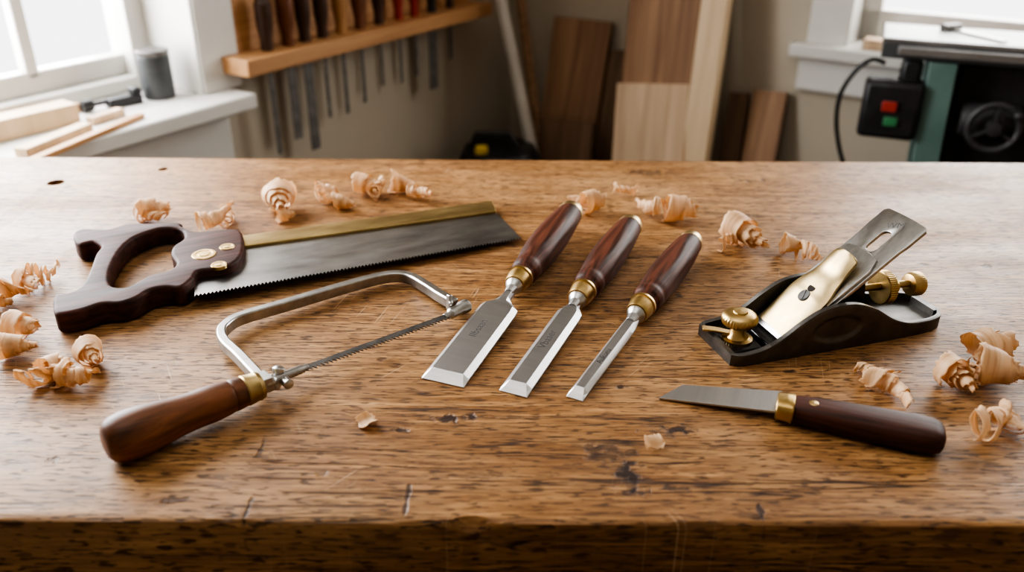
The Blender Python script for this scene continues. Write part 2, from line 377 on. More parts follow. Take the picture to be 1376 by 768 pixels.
bm = NB(); p = LC(385,513,.012); lathe(bm, [(-.005,.0036),(.004,.0040),(.005,.002)], axM(p, db.cross(Vector((0,0,1)))), 16); obj('rear_pin', bm, 'steel', cop)
bm = NB(); lathe(bm, [(0,.0026),(.006,.003),(.008,.0048),(.020,.0048),(.022,.0060),(.029,.0060),(.031,.003)], axM(be-db*.004, LC(629,410,.0105)-be), 20); obj('front_spindle', bm, 'dullsteel', cop, .0004)
bm = NB(); p = LC(604,412,.013)
sweep(bm, [p+Vector((-.001,0,-.002)), p+Vector((0,0,.004)), p+Vector((.001,.001,.011))], .0048, .0034, Vector((1,0,0)))
sweep(bm, [p+Vector((.004,.006,.000)), p+Vector((.002,.002,.006)), p+Vector((-.001,-.004,.004))], .0042, .0032, Vector((1,0,.2))); obj('front_pin', bm, 'steel', cop, .0008)
# ------------------------------------------------------------------ chisels
def chisel(e1, e2, sh, fe, end, label, rmax, txt, tpx):
    a, b_ = PB(*e1), PB(*e2); w = (b_-a).length; E = (a+b_)/2; E.z = BZ
    En = PB(*end, .018); az = math.atan2(En.y-E.y, En.x-E.x); L0 = math.hypot(En.x-E.x, En.y-E.y)
    pitch = math.asin((rmax*.94-.003)/(L0*.72))
    t = thing('chisel', label, 'chisel', E + Vector((0,0,.0005)), (0, -pitch, az), 'bevel edged bench chisels')
    En = LOC(t, PB(*end, .022)); L = En.x
    xs = LOC(t, PB(*sh, .008)).x; xf = LOC(t, PB(*fe, .014)).x
    h = w/2; th = .0050; bm = NB()
    def sec(x, hw, zl, zt, tw): return [(x,-hw,0),(x,hw,0),(x,hw,zl),(x,tw,zt),(x,-tw,zt),(x,-hw,zl)]
    tl = .0095
    tw = h-.0046 if h > .009 else h*.52
    secs = [sec(tl, h, .0012, th, tw), sec(tl+.02, h, .0012, th, tw), sec(xs-.008, h, .0014, th+.0003, tw), sec(xs, h*.97, .0018, th+.0005, tw*.95), sec(xs+.008, max(h*.5,.0052), .003, .0058, .0034), sec(xs+.013, .0048, .0035, .0064, .0030), sec(xf-.016, .0040, .004, .0068, .0026)]
    loft(bm, secs)
    lathe(bm, [(xf-.022,.0040),(xf-.014,.0052),(xf-.010,.0078),(xf-.0075,.0086),(xf-.006,.0086)], Matrix.Translation((0,0,.0040)), 24)
    bl = obj('blade', bm, 'bladesteel', t, .0002, ang=14)
    bm = NB(); loft(bm, [sec(0, h, .0002, .0004, h-.0004), sec(tl*.42, h, .0011, .0020, (h+tw)/2), sec(tl, h, .0012, th, tw)]); g = obj('cutting_edge', bm, 'edgesteel', t, smooth=False)
    g['label'] = 'bright ground cutting bevel'
    zc = .0045
    bm = NB(); lathe(bm, [(xf-.0085,.006),(xf-.008,.0092),(xf-.006,.0098),(xf+.004,.0110),(xf+.0045,.0104),(xf+.006,.0104),(xf+.0065,.0118),(xf+.009,.0116),(xf+.0095,.0110)], Matrix.Translation((0,0,zc)), 40); obj('ferrule', bm, 'brass', t)
    x0 = xf+.009; D = L-x0-.004; bm = NB(); r = rmax
    pr = [(0,.0106),(.03,.0114),(.05,.0126),(.09,.0135),(.13,.0130),(.17,.0138),(.25,r*.92),(.36,r*.98),(.50,r*.99),(.62,r*.96),(.75,r*.90),(.87,r*.82),(.93,r*.76),(.96,r*.68),(1,r*.5)]
    fine = []
    for (xa, ra), (xb, rb) in zip(pr, pr[1:]):
        for k in range(3): q = k/3; fine.append((x0+D*(xa+(xb-xa)*q), ra+(rb-ra)*q))
    fine.append((x0+D, r*.5))
    lathe(bm, fine, Matrix.Translation((0,0,zc)), 64, facet=r*.88); obj('handle', bm, 'rosewood', t, ang=28)
    bm = NB(); lathe(bm, [(x0+D*.935,r*.70),(x0+D*.940,r*.770),(x0+D*.985,r*.745),(x0+D*1.02,r*.60),(x0+D*1.035,r*.30),(x0+D*1.037,0)], Matrix.Translation((0,0,zc)), 36); obj('end_cap', bm, 'palebrass', t)
    for s_, p_, sz in zip(txt, tpx, (.0092 if w > .02 else .0066, .0066 if w > .02 else .0050)):
        q = LOC(t, PB(*p_, .006)); bm = text_bm(s_, sz, Matrix.Translation((q.x, q.y*.5, th+.0002)) @ Matrix.Scale(1.05, 4, (1,0,0)))
        obj('stamped_mark', bm, 'engrave', bl, smooth=False)
    return t
chisel((568,507),(622,523),(672,414),(702,378),(774,282), 'widest of the three chisels, red brown handle, nearest the saws', .0170, ('IIbsaan', 'IV'), ((641,445),(661,424)))
chisel((671,525),(708,535),(765,421),(788,396),(853,299), 'medium width chisel with brass ferrule between the wide and narrow chisels', .0163, ('Vbaaer', 'I'), ((735,460),(752,438)))
chisel((762,532),(782,541),(843,438),(863,414),(935,320), 'narrowest of the three chisels, nearest the metal hand plane', .0157, ('Aukueu', 'AY'), ((812,482),(832,456)))
# ------------------------------------------------------------------ hand plane
O = PB(985,495); U = PB(1262,445)
pl = thing('hand_plane', 'small cast iron hand plane with brass lever cap and knobs, right of the chisels', 'hand plane', O, (0,0,math.atan2(U.y-O.y, U.x-O.x)))
Lp = (U-O).length*1.06; Wp = (PB(935,445)-O).length; hw = Wp/2
def cspl(tab, x):
    if x <= tab[0][0]: return tab[0][1]
    n_ = len(tab)
    for i in range(n_-1):
        if x <= tab[i+1][0]:
            x0_, a = tab[i]; x1_, b_ = tab[i+1]; d = x1_-x0_; t = (x-x0_)/d
            ma = ((tab[i+1][1]-tab[i-1][1])/(tab[i+1][0]-tab[i-1][0]) if i else 0)*d
            mb = ((tab[i+2][1]-a)/(tab[i+2][0]-x0_) if i+2 < n_ else 0)*d
            return a*(2*t**3-3*t*t+1)+ma*(t**3-2*t*t+t)+b_*(3*t*t-2*t**3)+mb*(t**3-t*t)
    return tab[-1][1]
WT = [(0,hw*.84),(.015,hw*.93),(.045,hw*.99),(.12,hw),(.72,hw*1.0),(.89,hw*.94),(.96,hw*.80),(.985,hw*.62),(1,hw*.46)]
HT = [(0,.0100),(.11,.0115),(.19,.0175),(.28,.030),(.37,.0390),(.50,.0405),(.61,.032),(.71,.0190),(.81,.0125),(1,.0110)]
bm = NB(); n = 120
secs = []
for i in range(n+1):
    t = i/n; x = t*Lp; w = cspl(WT, t); secs.append([(x, hw-w+.0005, 0), (x, hw+w-.0005, 0), (x, hw+w-.0005, .0042), (x, hw-w+.0005, .0042)])
loft(bm, secs, mi=[0,0,1,0])
for sgn in (-1, 1):
    secs = []; mz = 22
    for i in range(n+1):
        t = i/n; x = t*Lp; w = cspl(WT, t); h = cspl(HT, t); s = []
        for j in range(mz+1):
            z = (h)*j/mz; e = ((t-.445)/.105)**2+((z-.0200)/.0110)**2
            q = max(0, min(1, (1.15-e)/.35)); d = .0020*q*q*(3-2*q); s.append((x, hw+sgn*(w-d-(.0005 if j == mz else 0)), z))
        for j in range(mz, -1, -1):
            z = (h)*j/mz; s.append((x, hw+sgn*(w-.0046), z))
        secs.append(s)
    loft(bm, secs, mi=[0]*mz+[2]+[1]*mz+[0])
box(bm, (-.0002, hw-cspl(WT,0), 0), (.004, hw+cspl(WT,0), .0099), mi=0); box(bm, (Lp-.006, hw-cspl(WT,1), 0), (Lp, hw+cspl(WT,1), .0108))
obj('body', bm, ['castiron', 'black', 'rim'], pl, 0, ang=50)
SL = math.atan2(.084, .110); mouth = Vector((.052, hw, .006))
MI = Matrix.Translation(mouth) @ Matrix.Rotation(-SL, 4, 'Y')
bm = NB(); fr = [(.058,.004),(.066,.010),(.116,.048),(.126,.048),(.128,.036),(.139,.020),(.142,.004)]
loft(bm, [[(x, hw-.013, z) for x, z in fr], [(x, hw+.013, z) for x, z in fr]])
box(bm, (.006,hw-.018,.004), (.034,hw+.018,.0065)); box(bm, (.036,hw-.024,.004), (.042,hw+.024,.010)); obj('frog', bm, 'black', pl, .001)
LI = .144; W2 = .0245
irn = [(0,-W2+.001),(0,W2-.001),(.115,W2-.001),(.122,W2),(LI-.003,W2),(LI,W2-.003),(LI+.0008,.006),(LI+.0008,-.006),(LI,-W2+.003),(LI-.003,-W2),(.122,-W2),(.115,-W2+.001)]
slot = [(.1145+(.0060 if math.cos(a) > 0 else -.0060)+.0056*math.cos(a), .0056*math.sin(a)) for a in [2*math.pi*(k+.5)/28 for k in range(28)]]
bm = plate([irn, slot], .0010, .0030, .0004, MI, 1); iron = obj('iron', bm, 'steel', pl, ang=30)
bm = text_bm('WM', .0085, MI @ Matrix.Translation((LI-.011, .001, .0027)) @ Matrix.Rotation(R(-60), 4, 'Z')); obj('stamped_mark', bm, 'engrave', iron, smooth=False)
ci = [(.045,-.0225),(.045,.0225),(.088,.0222),(.099,.0175),(.101,.008),(.101,-.008),(.099,-.0175),(.088,-.0222)]
bm = plate([ci], .0040, .0028, .0005, MI, 2); obj('chip_breaker', bm, 'steel', pl)
bm = NB(); secs = []
WC = [(0,.0212),(.42,.0218),(.54,.0205),(.68,.0168),(.82,.0148),(.95,.0138),(.985,.0125),(1,.0100)]
for i in range(61):
    t = i/60; s = .004+.084*t; w = cspl(WC, t); zb = .0030+.0045*t+.0060*max(0, t-.5)**1.3*1.6
    th = (.0012+.0042*min(1, t/.45))
    row = [(s, -w, zb), (s, w, zb)]
    for k in range(15):
        v = w*(1-2*k/14); row.append((s, v, zb+th*(1-.55*abs(v/w)**3) - .0008*math.exp(-((t-.74)/.08)**2)))
    secs.append(row)
loft(bm, secs, m=MI); cap = obj('lever_cap', bm, 'palebrass', pl, ang=40)
RY = Matrix.Rotation(R(-90), 4, 'Y')
bm = NB(); lathe(bm, [(0,.0056),(.0026,.0056),(.0034,.0048),(.0034,0)], MI @ Matrix.Translation((.040,-.001,.0076)) @ RY, 24); box(bm, (-.0048,-.0006,.0030),(.0048,.0006,.0038), MI @ Matrix.Translation((.040,-.001,.0076)) @ Matrix.Rotation(R(30),4,'Z')); obj('cap_screw', bm, 'engrave', cap)
bm = NB(); lathe(bm, [(0,.0038),(.0018,.0038),(.0019,0)], MI @ Matrix.Translation((.0485,-.001,.0092)) @ RY, 20); obj('keyhole', bm, 'hole', cap)
ax = Vector((1,0,-.05))
bm = NB(); lathe(bm, [(0,.0032),(.072,.0032)], axM((.122,hw,.036), ax), 16); obj('adjuster_rod', bm, 'oldbrass', pl)
bm = NB(); lathe(bm, [(-.005,.006),(-.0048,.0136),(-.004,.0146),(.003,.0146),(.0038,.0136),(.004,.007),(.012,.006)], axM((.157,hw,.033), ax), 96, knurl=.025); obj('adjuster_wheel', bm, 'brass', pl)
bm = NB(); lathe(bm, [(-.008,.005),(-.007,.009),(-.004,.0104),(.003,.0104),(.005,.009),(.0055,.004),(.006,0)], axM((.190,hw,.0315), ax), 80, knurl=.03); obj('adjuster_knob', bm, 'brass', pl)
KU = Matrix.Translation((.0205, hw, .0062)) @ RY
bm = NB(); lathe(bm, [(0,.0125),(.002,.0125),(.003,.009),(.006,.0065),(.012,.006),(.014,.009),(.0150,.0135),(.017,.0145),(.021,.0145),(.023,.0130),(.0245,.0100),(.0250,.0060),(.0262,.0055),(.0266,0)], KU, 72, knurl=.03); obj('front_knob', bm, 'brass', pl)
bm = NB(); sweep(bm, [Vector((.020,hw,.0105)), Vector((.006,hw+.010,.0120)), Vector((-.004,hw+.014,.0130))], .007, .002); obj('mouth_lever', bm, 'brass', pl, .0006)
# ------------------------------------------------------------------ knife
A = PB(888,527,.001); B = PB(1268,590,.009)
kn = thing('knife', 'wood carving knife with dark wooden handle lying in front of the metal hand plane', 'knife', PB(888,527), (0,0,math.atan2(B.y-A.y, B.x-A.x)))
LK = lambda px, py, h: LOC(kn, PB(px, py, h))
zk = lambda x, y: .001 + .0075*min(1, x/.11)
bp = [tuple(LK(x, y, .005))[:2] for x, y in ((886,529),(918,513),(1050,529),(1046,557))]
bm = NB(); prism(bm, bp, -.0009, .0009, zf=zk); obj('blade', bm, 'bladesteel', kn, .0002)
def sup(x, yc, zc, ry, rz, k=32, e=3.0):
    o = []
    for i in range(k):
        a = 2*math.pi*i/k; c, s = math.cos(a), math.sin(a)
        o.append((x, yc+ry*math.copysign(abs(c)**(2/e), c), zc+rz*math.copysign(abs(s)**(2/e), s)))
    return o
f0, f1, h1 = LK(1043,543,.010), LK(1067,548,.010), LK(1270,590,.009)
bm = NB(); loft(bm, [sup(f0.x+(f1.x-f0.x)*t, f0.y+(f1.y-f0.y)*t, .0093, r*1.16, r*.86) for t, r in ((0,.008),(.08,.0092),(.5,.0096),(.92,.0100),(1,.0094))]); obj('ferrule', bm, 'brass', kn)
bm = NB(); secs = []
for t, ry, rz in ((0,.0096,.0078),(.03,.0104,.0082),(.15,.0112,.0085),(.35,.0126,.0092),(.6,.0140,.0095),(.8,.0146,.0095),(.92,.0140,.0092),(.97,.0118,.0078),(.99,.0084,.0056),(1,.0040,.0026)):
    p = f1.lerp(h1, t); secs.append(sup(p.x, p.y, .0097, ry, rz, 40, 3.2))
loft(bm, secs); hd = obj('handle', bm, 'knifewood', kn, ang=60)
bm = NB(); p = LK(1094,541,.018); lathe(bm, [(-.002,.0036),(.0003,.0036),(.0007,.003),(.0008,0)], Matrix.Translation((p.x, p.y, .0176)) @ RY, 24); obj('rivet', bm, 'brass', kn)
# ------------------------------------------------------------------ shavings
def shaving(px, py, kind, size, az, label, seed, tilt=0):
    rnd = random.Random(seed*13+1); p = PB(px, py, size*.25)
    bm = NB()
    if kind == 'roll':   Ro, w, turns, ir, pitch, nzr = size*.36, size*.42, 4.6, .10, size*.13, .13
    elif kind == 'open': Ro, w, turns, ir, pitch, nzr = size*.34, size*.38, 3.2, .28, size*.17, .22
    elif kind == 'helix': Ro, w, turns, ir, pitch, nzr = size*.23, size*.21, 3.7, .34, size*.22, .38
    elif kind == 'frill': Ro, w, turns, ir, pitch, nzr = size*.20, size*.12, 5.2, .45, size*.19, .55
    else: Ro, w, turns, ir, pitch, nzr = size*.62, size*.62, .26, .95, 0, .2
    n = int(36*max(turns, 1)); mm = 10; rows = []
    thm = 2*math.pi*turns; ph = rnd.uniform(-.7, .7); bend = rnd.uniform(-.8, .8) if kind in ('helix', 'frill') else rnd.uniform(-.2, .2)
    hand = rnd.choice((-1, 1)); cone = rnd.uniform(.02, .22)*hand
    if kind == 'flake': ph = hand*thm/2
    for i in range(n+1):
        t = i/n; th = thm*t; r = Ro*(1-(1-ir)*t**.85)*(1+nzr*1.6*noise.noise((t*turns*1.6, seed*2.3, .5)))
        row = []
        for j in range(mm+1):
            s = j/mm-.5; e = abs(s)*2; sd = 9 if s > 0 else 0
            jag = w*(.32*noise.noise((t*turns*2.2, sd, seed*3.1)) + .26*noise.noise((t*turns*9, sd, seed)) + .20*noise.noise((t*turns*33, 3+sd, seed)))*e*e
            endt = (min(1, (1-t)*6+.25)*min(1, t*7+.25))**.7
            a = (s*w*endt+jag)*(1+.25*noise.noise((t*turns*1.3, 4, seed))) + pitch*th/(2*math.pi)
            rr = r*(1+nzr*.5*noise.noise((t*turns*3.3, s*2, seed*1.7))) + s*w*cone
            an = -math.pi/2+ph - th*hand
            v = Vector((a, rr*math.cos(an), rr*math.sin(an)))
            q = v/size*1.5+Vector((seed*5.1, 0, 0)); am = size*nzr*.45
            v += Vector((noise.noise(q), noise.noise(q+Vector((0,7,0))), noise.noise(q+Vector((0,0,9)))))*am
            bx = v.x/size*bend; v = Vector((v.x*math.cos(bx*.5), v.y+v.x*math.sin(bx), v.z+abs(v.x)*.10*math.sin(bx*2)))
            row.append(bm.verts.new(v))
        rows.append(row)
    for a, b_ in zip(rows, rows[1:]):
        for j in range(mm): bm.faces.new((a[j], a[j+1], b_[j+1], b_[j]))
    bmesh.ops.transform(bm, matrix=Matrix.Rotation(R(tilt), 4, 'Y'), verts=bm.verts)
    xs = [v.co.x for v in bm.verts]; mz = min(v.co.z for v in bm.verts); cx = (min(xs)+max(xs))/2
    bmesh.ops.translate(bm, vec=(-cx, 0, -mz), verts=bm.verts)
    o = obj('wood_shaving', bm, 'shaving', None, solid=.0002, ang=80)
    o.location = (p.x, p.y, BZ+.0003); o.rotation_euler = (0, 0, R(az))
    return tag(o, label, 'wood shaving', 'curled wood shavings scattered on the bench')
SH = [
 (208,283,'open',.042,10,'pale curl of wood shaving behind the saw handle, closest to the round dog hole',0),
 (196,292,'frill',.032,-30,'ragged little shaving tucked against the curl nearest the round dog hole',0),
 (293,299,'helix',.042,25,'loose twisted wood shaving just behind the saw handle and its brass screws',0),
 (312,290,'frill',.036,70,'thin frilly shaving on the twisted curl behind the saw handle',0),
 (376,275,'roll',.054,-75,'large round rolled shaving behind the middle of the brass saw back',0),
 (384,292,'open',.022,20,'small open curl in front of the large round shaving behind the saw',0),
 (440,262,'frill',.038,60,'wispy upright shaving between the large roll and the far row of curls',25),
 (463,273,'open',.030,-20,'small flat open curl next to the saw back, left of the paired rolls',0),
 (496,252,'roll',.038,-10,'left roll of the far cluster of shavings behind the saw tip',0),
 (515,256,'frill',.034,60,'ragged shaving at the middle of the far cluster behind the saw',0),
 (541,248,'open',.040,15,'tallest open curl in the far cluster behind the saw tip',15),
 (567,258,'helix',.036,-15,'rightmost loose curl of the far cluster behind the saw tip',0),
 (798,276,'open',.038,20,'open curl just behind the brass end of the middle chisel handle',0),
 (775,272,'helix',.032,-30,'thin twisted shaving behind the brass end of the widest chisel handle',0),
 (843,256,'frill',.032,10,'tiny ragged shaving farthest back above the chisel handles',0),
 (872,282,'helix',.046,160,'thin curl of the pair behind the narrowest chisel handle',0),
 (915,284,'open',.050,0,'wide rolled shaving of the pair behind the narrowest chisel handle',0),
 (1005,320,'roll',.052,-55,'fat spiral shaving between the narrow chisel handle and the hand plane',5),
 (984,327,'frill',.030,20,'thin ragged strip beside the fat spiral shaving left of the plane',0),
 (1066,335,'open',.028,-10,'small open shaving just behind the plane front, left of its blade',10),
 (1088,342,'frill',.030,-20,'thin straggling strip behind the plane front, close to its brass cap',0),
 (14,388,'helix',.046,20,'curled shaving cut by the left edge, beside the saw handle',0),
 (40,380,'open',.034,-30,'middle curl of the three beside the upper saw handle horn',0),
 (60,370,'frill',.040,40,'frilly shaving just left of the upper saw handle horn',15),
 (5,408,'open',.020,20,'tiny curl at the far left edge below the frilly shavings',0),
 (30,444,'open',.036,-20,'open curl left of the lower tip of the saw handle',0),
 (24,468,'roll',.034,10,'rolled shaving below the open curl left of the saw handle',0),
 (60,512,'frill',.044,-20,'frilly shaving between the saw handle tip and coping saw handle',0),
 (76,492,'open',.032,60,'open curl at the middle of the group left of the coping saw',15),
 (122,484,'roll',.034,-60,'compact roll nearest to the coping saw frame corner',0),
 (98,507,'helix',.036,-10,'thin twisted shaving in front of the compact roll left of the coping saw',0),
 (493,562,'flake',.017,30,'small flake of shaving between the coping saw handle and widest chisel',0),
 (877,593,'flake',.015,100,'small pale chip in front of the knife blade tip',-14),
 (1198,508,'helix',.042,-35,'cone shaped shaving between the plane heel and the knife handle',0),
 (1172,500,'frill',.026,-60,'tiny torn strip at the pointed end of the cone shaped shaving',0),
 (1287,510,'roll',.038,-70,'spiral roll right of the plane heel, nearest the knife handle end',5),
 (1330,470,'open',.044,10,'wide open curl at the back of the right edge group',0),
 (1350,502,'roll',.044,-20,'long rolled shaving at the right edge below the wide open curl',0),
 (1311,490,'frill',.030,30,'thin twist tucked behind the spiral roll at the right',0),
 (1345,576,'frill',.044,10,'frilly shaving at the right edge beyond the knife handle end',10),
 (1366,567,'helix',.032,70,'short curl beside the frilly shaving at the right edge',0),
]
for k, (px, py, kind, s, az, lb, tl) in enumerate(SH): shaving(px, py, kind, s, az, lb, k+1, tl)
# ------------------------------------------------------------------ room frames
AW = 32
SZ = .855
sillA = P(345,125,SZ)
nL = Vector((-math.cos(R(AW)), math.sin(R(AW)), 0))
OL = sillA + nL*.09; OL.z = 0
ML = Matrix.Translation(OL) @ Matrix.Rotation(R(90-AW), 4, 'Z'); rotL = (0,0,R(90-AW)); MLi = ML.inverted()
def onplane(px, py, Mx, yoff):
    d = Mx.to_3x3().inverted() @ ray(px, py); c = Mx.inverted() @ CP; return c + d*((yoff-c.y)/d.y)
WL = lambda px, py, y: onplane(px, py, ML, y)
cornx = WL(684,110,0).x
OR_ = ML @ Vector((cornx, 0, 0))
MR = Matrix.Translation(OR_) @ Matrix.Rotation(R(-AW), 4, 'Z'); rotR = (0,0,R(-AW))
WR = lambda px, py, y: onplane(px, py, MR, y)
RW, RD, RH = 3.3, 3.6, 2.6
def wallbox(x0, x1, H, ox0, ox1, oz0, oz1, th):
    bm = NB(); box(bm, (x0,0,0), (ox0,th,H)); box(bm, (ox1,0,0), (x1,th,H)); box(bm, (ox0,0,0), (ox1,th,oz0)); box(bm, (ox0,0,oz1), (ox1,th,H)); return bm
WW = 1.05
wx1 = WL(256,60,0).x; wx0 = wx1-WW; WT1 = 2.05
struct('wall_left', wallbox(cornx-RD, cornx+.16, RH, wx0, wx1, SZ-.02, WT1, .22), 'wall', OL, rotL)
rs = WR(1080,60,-.05); rx0 = WR(1142,40,0).x; rx1 = rx0+1.15; RZ = rs.z
struct('wall_back', wallbox(0, RW, RH, rx0, rx1, RZ-.02, 1.95, .16), 'wall', OR_, rotR)
bm = NB(); box(bm, (RW,-RD,0), (RW+.1,.16,RH)); struct('wall_right', bm, 'wall', OR_, rotR)
bm = NB(); box(bm, (-.22,-RD-.1,0), (RW+.1,-RD,RH)); struct('wall_front', bm, 'wall', OR_, rotR)
bm = NB(); box(bm, (-.22,-RD-.1,-.05), (RW+.1,.16,0)); struct('floor', bm, 'floor', OR_, rotR)
bm = NB(); box(bm, (-.22,-RD-.1,RH), (RW+.1,.16,RH+.05)); struct('ceiling', bm, 'ceil', OR_, rotR)
bm = NB(); cw = WL(308,60,0).x-wx1
box(bm, (wx1,-.022,SZ), (wx1+cw,0,WT1+.09)); box(bm, (wx0-.08,-.022,SZ), (wx0,0,WT1+.09)); box(bm, (wx0,-.022,WT1), (wx1,0,WT1+.09))
box(bm, (wx1-.004,-.018,SZ), (wx1+.0,.22,WT1)); box(bm, (wx0,-.018,SZ), (wx0+.004,.22,WT1))
struct('trim_1', bm, 'white', OL, rotL, bev=.003)
w1 = bpy.data.objects.new('window_1', None); C.objects.link(w1); w1.location = OL; w1.rotation_euler = rotL; w1['kind'] = 'structure'; w1['label'] = 'window in the left wall'
bm = NB(); box(bm, (wx0-.1,-.09,SZ-.028), (0,0,SZ)); box(bm, (wx0,0,SZ-.020), (wx1,.20,SZ)); struct('window_sill', bm, 'white', parent=w1, bev=.004)
bm = NB(); box(bm, (wx0-.08,-.03,SZ-.16), (-.02,0,SZ-.028)); box(bm, (wx0-.08,-.045,SZ-.045), (-.015,0,SZ-.028)); struct('window_apron', bm, 'white', parent=w1, bev=.004)
bm = NB(); ys, ye = .135, .18
box(bm, (wx0,ys-.02,SZ), (wx1,ye,SZ+.025)); box(bm, (wx1-.040,ys-.02,SZ), (wx1,ye,WT1)); box(bm, (wx0,ys-.02,SZ), (wx0+.045,ye,WT1)); box(bm, (wx0,ys,WT1-.05), (wx1,ye,WT1))
box(bm, (wx0,ys+.01,SZ+.025), (wx1,ye,SZ+.062)); mxx = WL(33,50,ys+.01).x
for k in range(2): box(bm, (mxx-.011-k*.4,ys+.01,SZ+.05), (mxx+.011-k*.4,ye-.01,WT1-.04))
box(bm, (wx0,ys+.012,1.42), (wx1,ye-.012,1.445)); struct('window_frame', bm, 'white', parent=w1, bev=.003)
bm = NB(); c0 = WR(1092,20,0).x
box(bm, (c0,-.022,RZ), (rx0,0,2.04)); box(bm, (rx1,-.022,RZ), (rx1+.09,0,2.04)); box(bm, (rx0,-.022,1.95), (rx1,0,2.04)); box(bm, (rx0-.001,-.018,RZ), (rx0+.003,.15,1.95))
struct('trim_2', bm, 'white', OR_, rotR, bev=.003)
w2 = bpy.data.objects.new('window_2', None); C.objects.link(w2); w2.location = OR_; w2.rotation_euler = rotR; w2['kind'] = 'structure'; w2['label'] = 'window in the back wall'
bm = NB(); box(bm, (c0-.03,-.05,RZ-.03), (rx1+.1,.13,RZ)); struct('window_sill', bm, 'white', parent=w2, bev=.004)
bm = NB(); box(bm, (c0-.01,-.022,RZ-.11), (rx1+.08,0,RZ-.03)); struct('window_apron', bm, 'white', parent=w2, bev=.004)
bm = NB(); box(bm, (rx0,.09,RZ), (rx1,.13,RZ+.07)); box(bm, (rx0,.09,RZ), (rx0+.045,.13,1.95)); box(bm, (rx1-.045,.09,RZ), (rx1,.13,1.95)); box(bm, (rx0,.09,1.90), (rx1,.13,1.95)); box(bm, ((rx0+rx1)/2-.012,.1,RZ), ((rx0+rx1)/2+.012,.12,1.95)); box(bm, (rx0,.1,1.42), (rx1,.12,1.445)); struct('window_frame', bm, 'white', parent=w2, bev=.003)
# ------------------------------------------------------------------ tool rack
ra = WL(332,82,-.09); rb = WL(332,106,-.09); re_ = WL(662,8,-.09); zt, zb = ra.z, rb.z
rack = thing('tool_rack', 'wooden tool rack shelf fixed to the wall beside the left window', 'tool rack', OL, rotL)
bm = NB(); box(bm, (ra.x,-.09,zb), (re_.x,-.0,zt)); obj('shelf', bm, 'rackwood', rack, .002)
bm = NB(); box(bm, (ra.x,-.018,zb-.004), (re_.x,-.0,zt+.34)); obj('backboard', bm, 'rackwood', rack, .002)
def hang(px, hm_, hr, bw, brow, label, htop=.125):
    x = WL(px, 70, -.05).x; zbm = WL(px+13, brow, -.05).z
    t = thing('hanging_tool', label, 'hand tool', ML @ Vector((x, -.05, zt)), rotL, 'hand tools in the rack by the left window')
    bm = NB(); mm = Matrix.Translation((0,0,.0005)) @ RY
    lathe(bm, [(0,hr*.75),(.008,hr*.8),(.02,hr*.7),(.045,hr),(.085,hr*1.05),(htop-.012,hr*.9),(htop-.003,hr*.65),(htop,0)], mm, 20); obj('handle', bm, hm_, t)
    bm = NB(); zz = zbm-zt; box(bm, (-bw/2,-.0015,zz), (bw/2,.0015,.002)); obj('blade', bm, 'bgsteel', t, .0005)
hang(360,'hdark',.015,.010,208,'dark handled long thin bladed tool in the rack slot nearest the window', .10)
hang(389,'hbrown',.016,.021,186,'brown handled tool with a broad short blade, second from the window', .12)
hang(412,'hdark',.015,.024,200,'dark handled tool with the broadest long blade, third from the window', .13)
hang(436,'hdark',.015,.008,156,'dark handled narrow bladed tool, fourth rack slot from the window')
hang(461,'hlight',.016,.009,150,'light brown plump handled tool, fifth rack slot from the window')
hang(486,'hbrown',.015,.009,135,'brown handled narrow tool, sixth rack slot from the window')
hang(512,'hdark',.014,.008,112,'dark handled tool just before the red handled ones in the rack')
hang(538,'red',.013,.008,108,'red handled tool nearest the window in the rack')
hang(559,'red',.013,.010,98,'red handled tool next to the black handled one in the rack')
hang(582,'blackp',.014,.030,115,'black handled tool with a wide dark blade near the far end of the rack')
hang(606,'hdark',.013,.010,75,'small dark handled tool at the far end of the rack')
# ------------------------------------------------------------------ leaning boards
def board(px, pyt, wpx, mat, label, y0_, y1_, th, ztop=None, tiltpx=0, name='board'):
    q = WR(px, max(pyt, 0), -y1_); zt_ = ztop or q.z
    a = WR(px-wpx/2, max(pyt,0), -y1_).x; b_ = WR(px+wpx/2, max(pyt,0), -y1_).x; w = b_-a; xc = (a+b_)/2
    top = Vector((xc, -y1_-th, zt_)); bot = Vector((xc+tiltpx, -y0_-th, 0)); Lg = (top-bot).length; zc = (top-bot).normalized()
    xax = Vector((1,0,0)); xax = (xax - zc*xax.dot(zc)).normalized(); yax = zc.cross(xax)
    m = Matrix((( xax.x, yax.x, zc.x, bot.x), (xax.y, yax.y, zc.y, bot.y), (xax.z, yax.z, zc.z, bot.z), (0,0,0,1)))
    bm = NB(); box(bm, (-w/2, 0, 0), (w/2, th, Lg)); o = obj(name, bm, mat, None, .0015)
    mw = MR @ m; o.location = mw.to_translation(); o.rotation_euler = mw.to_euler()
    return tag(o, label, 'board', 'boards leaning on the back wall')
board(836,66,34,'boardC','dark narrow board leaning behind the two widest boards', .20, .012, .014, tiltpx=.03)
board(902,0,92,'boardA','tall brown board leaning against the wall behind the pale short board', .26, .035, .022, 1.25, tiltpx=.06)
board(788,24,76,'boardA','square ended brown board leaning alone left of the tall board', .22, .012, .020, tiltpx=.0)
board(765,160,72,'boardC','short darker board standing in front of the foot of the lone brown board', .28, .16, .018, tiltpx=.03)
board(882,110,96,'boardB','short pale board leaning in front of the tall brown board', .35, .14, .020, tiltpx=.09)
board(973,0,34,'pine','narrow pale pine stud leaning right of the tall brown board', .26, .035, .040, 1.30, tiltpx=.04)
board(996,122,26,'boardC','short dark strip of wood right of the pine stud', .20, .012, .018, tiltpx=.05)
board(1038,120,46,'boardA','short reddish brown board at the right end of the leaning boards', .22, .012, .018, tiltpx=.03)
